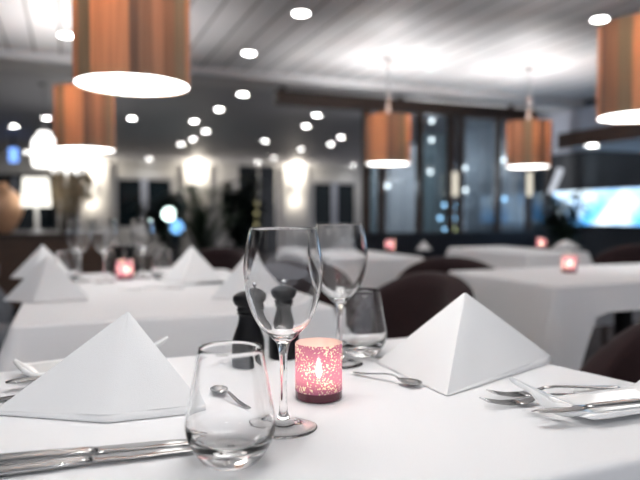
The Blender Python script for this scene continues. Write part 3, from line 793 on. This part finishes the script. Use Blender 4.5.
for i, px in enumerate(posts):
    w_ = .075 if px in (366, 528, 450) else .06
    MB().box((uP(px) - cx0, 0, (SILL + 2.11) / 2), (w_, .07, 2.11 - SILL)).build('post', M['darkwood'], part, smooth=False)
for a, b in zip(posts, posts[1:]):
    xa, xb = uP(a) - cx0 + .03, uP(b) - cx0 - .03
    MB().box(((xa + xb) / 2, 0, (SILL + 2.11) / 2), (xb - xa, .008, 2.11 - SILL)).build('pane', M['pane'], part, smooth=False)
# what stands behind the glass: grey and pale upright panels
VB = 7.4
def back_panel(p0, p1, z1, mat, lb, VB=7.4):
    a, b = u_at(p0, VB), u_at(p1, VB)
    t = thing('wall_panel', lb, 'panel', R((a + b) / 2, VB, 0), ROT, 'upright panels behind the glass partition')
    MB().box((0, 0, z1 / 2), (b - a, .05, z1)).build('board', mat, t, smooth=False)
    MB().box((0, -.03, z1 / 2), (.02, .012, z1)).build('batten', M['grey_metal'], t, smooth=False)
    return t
gp = pbr('slate_board', (.20, .22, .24), .5, var=.3, vscale=4); pp = pbr('pale_board', (.42, .42, .43), .5, var=.2, vscale=4); tp = pbr('teal_board', (.16, .20, .21), .4, var=.3, vscale=4)
back_panel(367, 383, 2.1, tp, 'teal grey panel behind glass beside the first dark post')
back_panel(387, 417, 1.95, pp, 'pale panel behind glass under the middle pendant')
back_panel(421, 450, 2.1, tp, 'teal grey panel behind glass where the stand-in globes hang')
back_panel(465, 496, 2.2, gp, 'plain slate panel behind glass, left of the far right pendant', 6.75)
back_panel(500, 526, 2.0, pp, 'pale panel behind glass under the far right pendant', 6.5)
# light spots and reflections in the glass, put in as hanging globes
def globe(px, py, mat, lb, r=.022, v=6.75, name='glint_globe'):
    u = u_at(px, v); p = R(u, v); z = D(px, py, p.y).z
    t = thing(name, lb, 'light', (p.x, p.y, z), 0, 'globes standing for light spots in the glass partition')
    MB().lathe([(r * math.sin(PI * k / 12), -r * math.cos(PI * k / 12)) for k in range(13)], 18).build('globe', mat, t)
    MB().lathe([(0, r * .9), (r * .45, r * .85), (r * .45, r * 1.3), (0, r * 1.35)], 14).build('socket', M['iron'], t)
    MB().tube([(0, 0, r * 1.3), (0, 0, CEIL - z - .001)], .003, 6).build('cord', M['iron'], t)
    if mat is M['dotwhite']:
        l = bpy.data.lights.new('panel_fill', 'POINT'); l.energy = 2.6; l.shadow_soft_size = r; o = bpy.data.objects.new('panel_fill', l); C.objects.link(o); q = R(u, v + .05); o.location = (q.x, q.y, z)  # added fill that brightens the panels behind the glass
    return t
globe_n = 0
for px, py, k, lb in [(431, 121, 'dotwhite', 'white stand-in globe, topmost behind the glass right of the middle pendant'), (431, 140, 'dotwhite', 'white stand-in globe, second down in the column behind glass'),
                      (430, 172, 'dotwhite', 'white stand-in globe, third down in the column behind glass'), (464.5, 168, 'dotwhite', 'white stand-in globe beside the paired dark posts'),
                      (465, 190, 'dotwhite', 'cream stand-in globe low between the paired dark posts'), (503, 160, 'dotwhite', 'white stand-in globe at the left rim of the far right pendant'),
                      (504, 199, 'dotblue', 'pale blue stand-in globe under the far right pendant'), (444, 205, 'dotblue', 'blue stand-in globe, upper left of the blue cluster'),
                      (455, 206, 'dotblue', 'blue stand-in globe, upper right of the blue cluster'), (440, 218, 'dotblue', 'blue stand-in globe, middle left of the blue cluster'),
                      (447, 219, 'dotblue', 'blue stand-in globe at the centre of the blue cluster'), (455, 218, 'dotblue', 'blue stand-in globe, middle right of the blue cluster'),
                      (445, 229, 'dotblue', 'blue stand-in globe, lowest of the blue cluster'), (455, 229, 'dotyellow', 'yellow green stand-in globe below the blue cluster'),
                      (387, 186, 'dotwhite', 'white stand-in globe just under the middle pendant')]:
    globe_n += 1; globe(px, py, M[k], lb, v=6.28 if px > 460 else 6.4 + .13 * (globe_n % 5))
# cove light strip in the glass under the far pendant
for px, lb in ((529, 'narrow glowing upright lamp below the far right pendant'), (454.8, 'narrow glowing upright lamp between paired dark posts')):
    v = 5.95; u = u_at(px, v); p = R(u, v); z0, z1 = D(px, 196, p.y).z, D(px, 172, p.y).z
    t = thing('upright_lamp', lb, 'lamp', (p.x, p.y, z0), ROT, 'narrow upright lamps')
    MB().box((0, 0, (z1 - z0) / 2), (.05, .03, z1 - z0)).build('lamp_tube', emis('cream_tube', (1, .93, .78), .45), t, smooth=False)
    MB().box((0, .03, (z1 - z0) / 2), (.02, .03, .1)).build('bracket', M['iron'], t, smooth=False)

# ------------------------------------------------------------------ far wall: sconces, screen
for i, (px, lb) in enumerate(((92, 'glowing wall sconce on the pilaster behind the dried reeds'), (197, 'glowing wall sconce behind the palm fronds'), (295, 'glowing wall sconce right of the black screen'))):
    v = VW - .12; u = u_at(px, v); p = R(u, v - .001); z = D(px, 190, p.y).z
    t = thing('wall_sconce', lb, 'sconce', (p.x, p.y, z), ROT, 'wall sconces')
    MB().lathe(sm([(.02, -.26), (.05, -.1), (.085, .1), (.11, .26)], 3) + [(.10, .26), (.015, -.25)], 24).build('shade', M['sconce'], t, loc=(0, -.15, 0))
    MB().box((0, -.03, 0), (.08, .06, .12)).build('wall_plate', M['grey_metal'], t, smooth=False)
    for dz, w in ((.50, 10), (-.30, 3)):
        l = bpy.data.lights.new('sconce_light', 'POINT'); l.energy = w; l.color = (1, .90, .76); l.shadow_soft_size = .05
        o = bpy.data.objects.new('sconce_light', l); C.objects.link(o); q = R(u, v - .22); o.location = (q.x, q.y, z + dz)
def uvthing(name, lb, cat, px, v, z=0.0, group=None):
    u = u_at(px, v); p = R(u, v); return thing(name, lb, cat, (p.x, p.y, z), ROT, group)
sw = 14.2
fsn = uvthing('folding_screen', 'tall black folding screen between the palm and the right sconce', 'folding screen', 258, sw)
zt = D(258, 166, fsn.location.y).z; w = (u_at(277, sw) - u_at(240, sw))
for k in (-1, 1): MB().box((k * w / 4, 0, zt / 2), (w / 2, .03, zt), rz=k * .35).build('leaf', M['sill'], fsn, smooth=False)
strip = uvthing('light_strip', 'thin brass light strip standing against the black folding screen', 'lamp', 256.5, 13.6)
MB().box((0, 0, .98), (.06, .03, .62)).build('tube', emis('brass_strip', (.9, .8, .4), .45), strip, smooth=False)
MB().lathe([(0, 0), (.12, 0), (.12, .02), (.02, .05), (.02, .68), (0, .68)], 18).build('stand', M['iron'], strip)
bl = uvthing('blue_lamp', 'thin violet blue upright light beside the black screen', 'lamp', 271, 14.6)
MB().box((0, 0, 1.05), (.10, .04, .7)).build('tube', emis('violet_strip', (.25, .28, .9), 1.2), bl, smooth=False)
MB().lathe([(0, 0), (.12, 0), (.12, .02), (.02, .05), (.02, .7), (0, .7)], 18).build('stand', M['iron'], bl)

# ------------------------------------------------------------------ plants
def leafmesh(m, base, d, L, W, droop, n=6):
    d = Vector(d).normalized(); side = d.cross(Vector((0, 0, 1)))
    if side.length < .05: side = Vector((1, 0, 0))
    side.normalize(); pts = []
    for i in range(n + 1):
        f = i / n; c = Vector(base) + d * L * f + Vector((0, 0, -droop * f * f)); w = W * math.sin(PI * min(.98, .12 + f * .86)) ** .8
        if f == 1: w = .002
        pts += [c - side * w, c + Vector((0, 0, -w * .25)), c + side * w]
    fs = []
    for i in range(n):
        for k in (0, 1): fs.append((3 * i + k, 3 * i + k + 1, 3 * i + 4 + k, 3 * i + 3 + k))
    m.add(pts, fs)
def palm(lb, px, v, top, spread, mat, nfr=14, seed=1, cat='plant', potr=.22, name='potted_palm'):
    rnd = random.Random(seed); t = uvthing(name, lb, cat, px, v, 0, 'potted plants')
    h0 = top * .42
    MB().lathe([(0, 0), (potr * .75, 0), (potr, .36), (potr * .93, .36), (potr * .9, .33), (0, .33)], 28).build('pot', M['pot'], t, sharp=40)
    st = MB(); fm = MB()
    for k in range(nfr):
        a = rnd.uniform(0, 2 * PI); e = rnd.uniform(.45, 1.25); L = spread * rnd.uniform(.75, 1.15)
        pts = []
        bx, by = rnd.uniform(-.06, .06), rnd.uniform(-.06, .06)
        for i in range(9):
            f = i / 8; hz = math.cos(e) * L * f; z = .33 + (top - .33) * (math.sin(e) / .95) * (1.55 * f - .60 * f * f) * .95
            pts.append(Vector((bx + hz * math.cos(a), by + hz * math.sin(a), max(.34, min(z, top)))))
        st.tube(pts, [.012 - .009 * i / 8 for i in range(9)], 5)
        for i in range(2, 9):
            tg = (pts[i] - pts[i - 1]).normalized(); sd = tg.cross(Vector((0, 0, 1))); sd = sd.normalized() if sd.length > .1 else Vector((1, 0, 0))
            for s in (-1, 1):
                for q in (0, .5):
                    b = pts[i - 1].lerp(pts[i], q); leafmesh(fm, b, sd * s * 1 + tg * .8 + Vector((0, 0, rnd.uniform(-.2, .3))), L * rnd.uniform(.22, .34), L * .028, L * .07, 4)
    st.build('stems', M['leafdark'], t); fm.build('fronds', mat, t)
    return t
def bush(lb, px, v, z0, z1, rad, mat, n, L, seed, potr=.2):
    rnd = random.Random(seed); t = uvthing('potted_plant', lb, 'plant', px, v, 0, 'potted plants')
    MB().lathe([(0, 0), (potr * .75, 0), (potr, .36), (potr * .93, .36), (potr * .9, .33), (0, .33)], 28).build('pot', M['pot'], t, sharp=40)
    st = MB(); fm = MB(); br = []
    for k in range(max(7, n // 28)):
        a = rnd.uniform(0, 2 * PI); q = rad * rnd.uniform(.15, .85); zt_ = z0 + (z1 - z0) * rnd.uniform(.35, .97)
        pts = [Vector((.02 * math.cos(a), .02 * math.sin(a), .34)), Vector((q * .35 * math.cos(a), q * .35 * math.sin(a), (.34 + zt_) * .52)), Vector((q * math.cos(a), q * math.sin(a), zt_))]
        st.tube(pts, [.014, .010, .005], 5); br.append(pts)
    for k in range(n):
        p = rnd.choice(br); f = rnd.uniform(.25, 1); b_ = p[1].lerp(p[2], f) if rnd.random() < .75 else p[0].lerp(p[1], f)
        a = rnd.uniform(0, 2 * PI); leafmesh(fm, b_, (math.cos(a), math.sin(a), rnd.uniform(-.1, .8)), L * rnd.uniform(.7, 1.25), L * .17, L * .35, 4)
    st.build('stems', M['leafdark'], t); fm.build('leaves', mat, t)
    return t
palm('wide dark green palm in front of the middle wall sconce', 203, 9.45, 1.56, .66, M['leaf'], 40, 3)
bush('bushy potted plant left of the black folding screen', 236, 11.6, .4, 1.85, .58, M['leafdark'], 620, .32, 5)
bush('dark potted plant before the window with the wide mullion', 170, 11.8, .4, 1.50, .66, M['leafdark'], 620, .32, 9)
bush('dark leafy plant silhouetted against the glowing blue screen', 565, 5.1, .5, 1.27, .27, M['leafdark'], 460, .17, 11, potr=.14)
lg = uvthing('reflection', 'globe standing for a white green reflection in front of the dark window', 'reflection', 169, 10.3)  # lamp reflected in the window, built as a glowing globe
zl = D(169, 214, lg.location.y).z; lg.location.z = 0
MB().lathe([(.10 * math.sin(PI * k / 12), zl - .10 * math.cos(PI * k / 12)) for k in range(13)], 20).build('globe', M['dotteal'], lg)
MB().lathe([(0, 0), (.14, 0), (.14, .02), (.025, .05), (.025, zl - .09), (0, zl - .09)], 18).build('stand', M['iron'], lg)
lg2 = uvthing('reflection', 'globe standing for a blue reflection beside the white green lantern', 'reflection', 177, 10.75)  # blue part of that reflection, built as a second globe
MB().lathe([(.11 * math.sin(PI * k / 12), zl - .22 - .11 * math.cos(PI * k / 12)) for k in range(13)], 20).build('globe', emis('blue_reflection', (.2, .5, 1), 1.2), lg2)
MB().lathe([(0, 0), (.14, 0), (.14, .02), (.025, .05), (.025, zl - .32), (0, zl - .32)], 18).build('stand', M['iron'], lg2)

# ------------------------------------------------------------------ left: sideboard and what stands on it
SV = 6.9
sa, sb = u_at(-40, SV), u_at(103, SV); zt = .80
sb_ = thing('sideboard', 'long dark brown sideboard along the left, behind the second table', 'sideboard', R((sa + sb) / 2, SV, 0), ROT)
MB().box((0, 0, zt / 2 + .03), (sb - sa, .5, zt - .10)).build('carcass', M['brownwood'], sb_, smooth=False)
MB().box((0, 0, zt - .0175), (sb - sa + .06, .56, .035)).build('top', M['darkwood'], sb_, smooth=False)
MB().box((0, 0, .04), (sb - sa - .1, .42, .08)).build('plinth', M['iron'], sb_, smooth=False)
nd = 4
for k in range(nd):
    x = -(sb - sa) / 2 + (k + .5) * (sb - sa) / nd
    d_ = MB().box((x, -.257, .43), ((sb - sa) / nd - .02, .016, .60)).build('door', M['brownwood'], sb_, smooth=False)
    MB().tube([(x + .18, -.275, .40), (x + .18, -.275, .52)], .008, 8).build('handle', M['grey_metal'], d_)
rv = uvthing('round_vase', 'round copper coloured vase at the far left on the sideboard', 'vase', 2, SV + .04, zt + .004)
MB().lathe(sm([(0, 0), (.08, 0), (.15, .10), (.20, .24), (.17, .37), (.08, .45), (.05, .47), (.065, .50)], 4) + [(.055, .50), (.04, .47), (0, .46)], 32).build('body', M['copper'], rv)
MB().lathe([(.06, .498), (.072, .505), (.066, .515), (.052, .505)], 28).build('rim', M['pot'], rv)
tl_ = uvthing('table_lamp', 'table lamp with a glowing white square shade on the sideboard', 'table lamp', 37, SV - .08, zt + .001)
zz = lambda py: D(38, py, tl_.location.y).z - zt
MB().lathe([(0, 0), (.08, 0), (.08, .02), (.02, .05), (.018, zz(206)), (0, zz(206))], 20).build('base', M['whitemetal'], tl_)
s0, s1, hw0, hw1 = zz(207), zz(178), .135, .115
q = [(-hw0, -hw0), (hw0, -hw0), (hw0, hw0), (-hw0, hw0)]; q1 = [(a * hw1 / hw0, b * hw1 / hw0) for a, b in q]
MB().add([(a, b, s0) for a, b in q] + [(a, b, s1) for a, b in q1], [(0, 1, 5, 4), (1, 2, 6, 5), (2, 3, 7, 6), (3, 0, 4, 7), (4, 5, 6, 7)]).build('lamp_shade', M['lampglow'], tl_, smooth=False)
rd = uvthing('reed_vase', 'tall vase of dried reeds on the sideboard below the second pendant', 'vase', 69, SV + .10, zt + .004)
MB().lathe(sm([(0, 0), (.07, 0), (.09, .08), (.07, .2), (.06, .26)], 3) + [(.05, .26), (0, .2)], 24).build('vase_body', M['pot'], rd)
rs = MB(); rnd = random.Random(4)
for k in range(84):
    a = rnd.uniform(0, 2 * PI); s = rnd.uniform(.02, .24); h = rnd.uniform(.42, .66)
    pts = [(.03 * math.cos(a), .03 * math.sin(a), .1), (s * .5 * math.cos(a), s * .5 * math.sin(a), h * .55), (s * math.cos(a), s * math.sin(a), h)]
    rs.tube(pts, [.005, .005, .004], 5); e = Vector(pts[2]); rs.tube([e - Vector((0, 0, .12)), e - Vector((0, 0, .05)), e + Vector((0, 0, .05))], [.006, .016, .004], 6)
rs.build('dried_reeds', M['reed'], rd)
def opal(px, y0, y1, wpx, v, lb):
    u = u_at(px, v); p = R(u, v); z0, z1 = D(px, y1, p.y).z, D(px, y0, p.y).z; r = wpx / 2 * p.y / F
    t = thing('opal_pendant', lb, 'pendant lamp', (p.x, p.y, z0), 0, 'white opal pendants'); h = z1 - z0
    MB().lathe(sm([(0, 0), (r * .8, .0), (r, .05), (r, h * .7), (r * .6, h * .88), (r * .5, h)], 3) + [(0, h)], 28).build('lamp_shade', M['whiteglow'], t)
    MB().tube([(0, 0, h), (0, 0, CEIL - z0 - .02)], .006, 8).build('cord', M['grey_metal'], t)
    MB().lathe([(0, CEIL - z0 - .001), (.05, CEIL - z0 - .001), (.05, CEIL - z0 - .02), (0, CEIL - z0 - .025)], 20).build('ceiling_cap', M['grey_metal'], t)
opal(46, 132, 167, 23, 7.2, 'glowing white opal pendant left of the second veneer shade')
opal(70, 146, 174, 32, 8.2, 'added white glow, shaped as a pendant, behind and below the second veneer shade')  # sconce glow on the column, put in as an extra lamp
el = uvthing('exit_lamp', 'small blue glowing lamp at far left under the grey ceiling', 'lamp', 15, 12, 0)
zb = D(15, 155, el.location.y).z
MB().box((0, 0, zb), (.14, .06, .24)).build('lens', emis('blue_small', (.2, .4, 1), .9), el, smooth=False)
MB().tube([(0, 0, zb + .11), (0, 0, CEIL - .001)], .012, 8).build('stem', M['iron'], el)

# ------------------------------------------------------------------ right: wide glowing screen, tilted tube lamp
scn = thing('wide_screen', 'wide glowing pale blue screen on the dark wall at right', 'screen', R(UWR - .05, 5.40, 1.075), ROT)
MB().box((0, 0, 0), (.03, 2.05, .46)).build('bezel', M['sill'], scn, smooth=False)
MB().box((-.017, 0, 0), (.006, 2.0, .41)).build('display', M['screen'], scn, smooth=False)
MB().box((.03, 0, 0), (.03, .5, .25)).build('wall_bracket', M['iron'], scn, smooth=False)
tbp = R(u_at(555, 5.72), 5.72); zz0 = D(555, 181, tbp.y).z
tbl = thing('tilted_lamp', 'tilted white lamp head between the far right pendant and the blue screen', 'lamp', (tbp.x, tbp.y, 0), ROT)
MB().tube([(-.07, 0, zz0 - .14), (.07, 0, zz0 + .14)], .036, 14).build('lamp_head', M['tube'], tbl)
MB().tube([(0, .05, .02), (0, .05, zz0 - .05), (0, .03, zz0)], .014, 8).build('stand', M['iron'], tbl)
MB().lathe([(0, 0), (.13, 0), (.13, .02), (0, .03)], 20).build('base', M['iron'], tbl)

# ------------------------------------------------------------------ light and look
w = bpy.data.worlds.new('world'); SC.world = w; w.use_nodes = True
bg = w.node_tree.nodes['Background']; bg.inputs[0].default_value = (.86, .90, 1.0, 1); bg.inputs[1].default_value = .43
vs = SC.view_settings; vs.view_transform = 'Standard'; vs.look = 'None'; vs.gamma = 1; vs.use_curve_mapping = False; vs.exposure = 1.15
cy = SC.cycles
cy.use_denoising = True
cy.max_bounces = 14; cy.transmission_bounces = 14; cy.transparent_max_bounces = 16; cy.diffuse_bounces = 5
cy.sample_clamp_indirect = 6
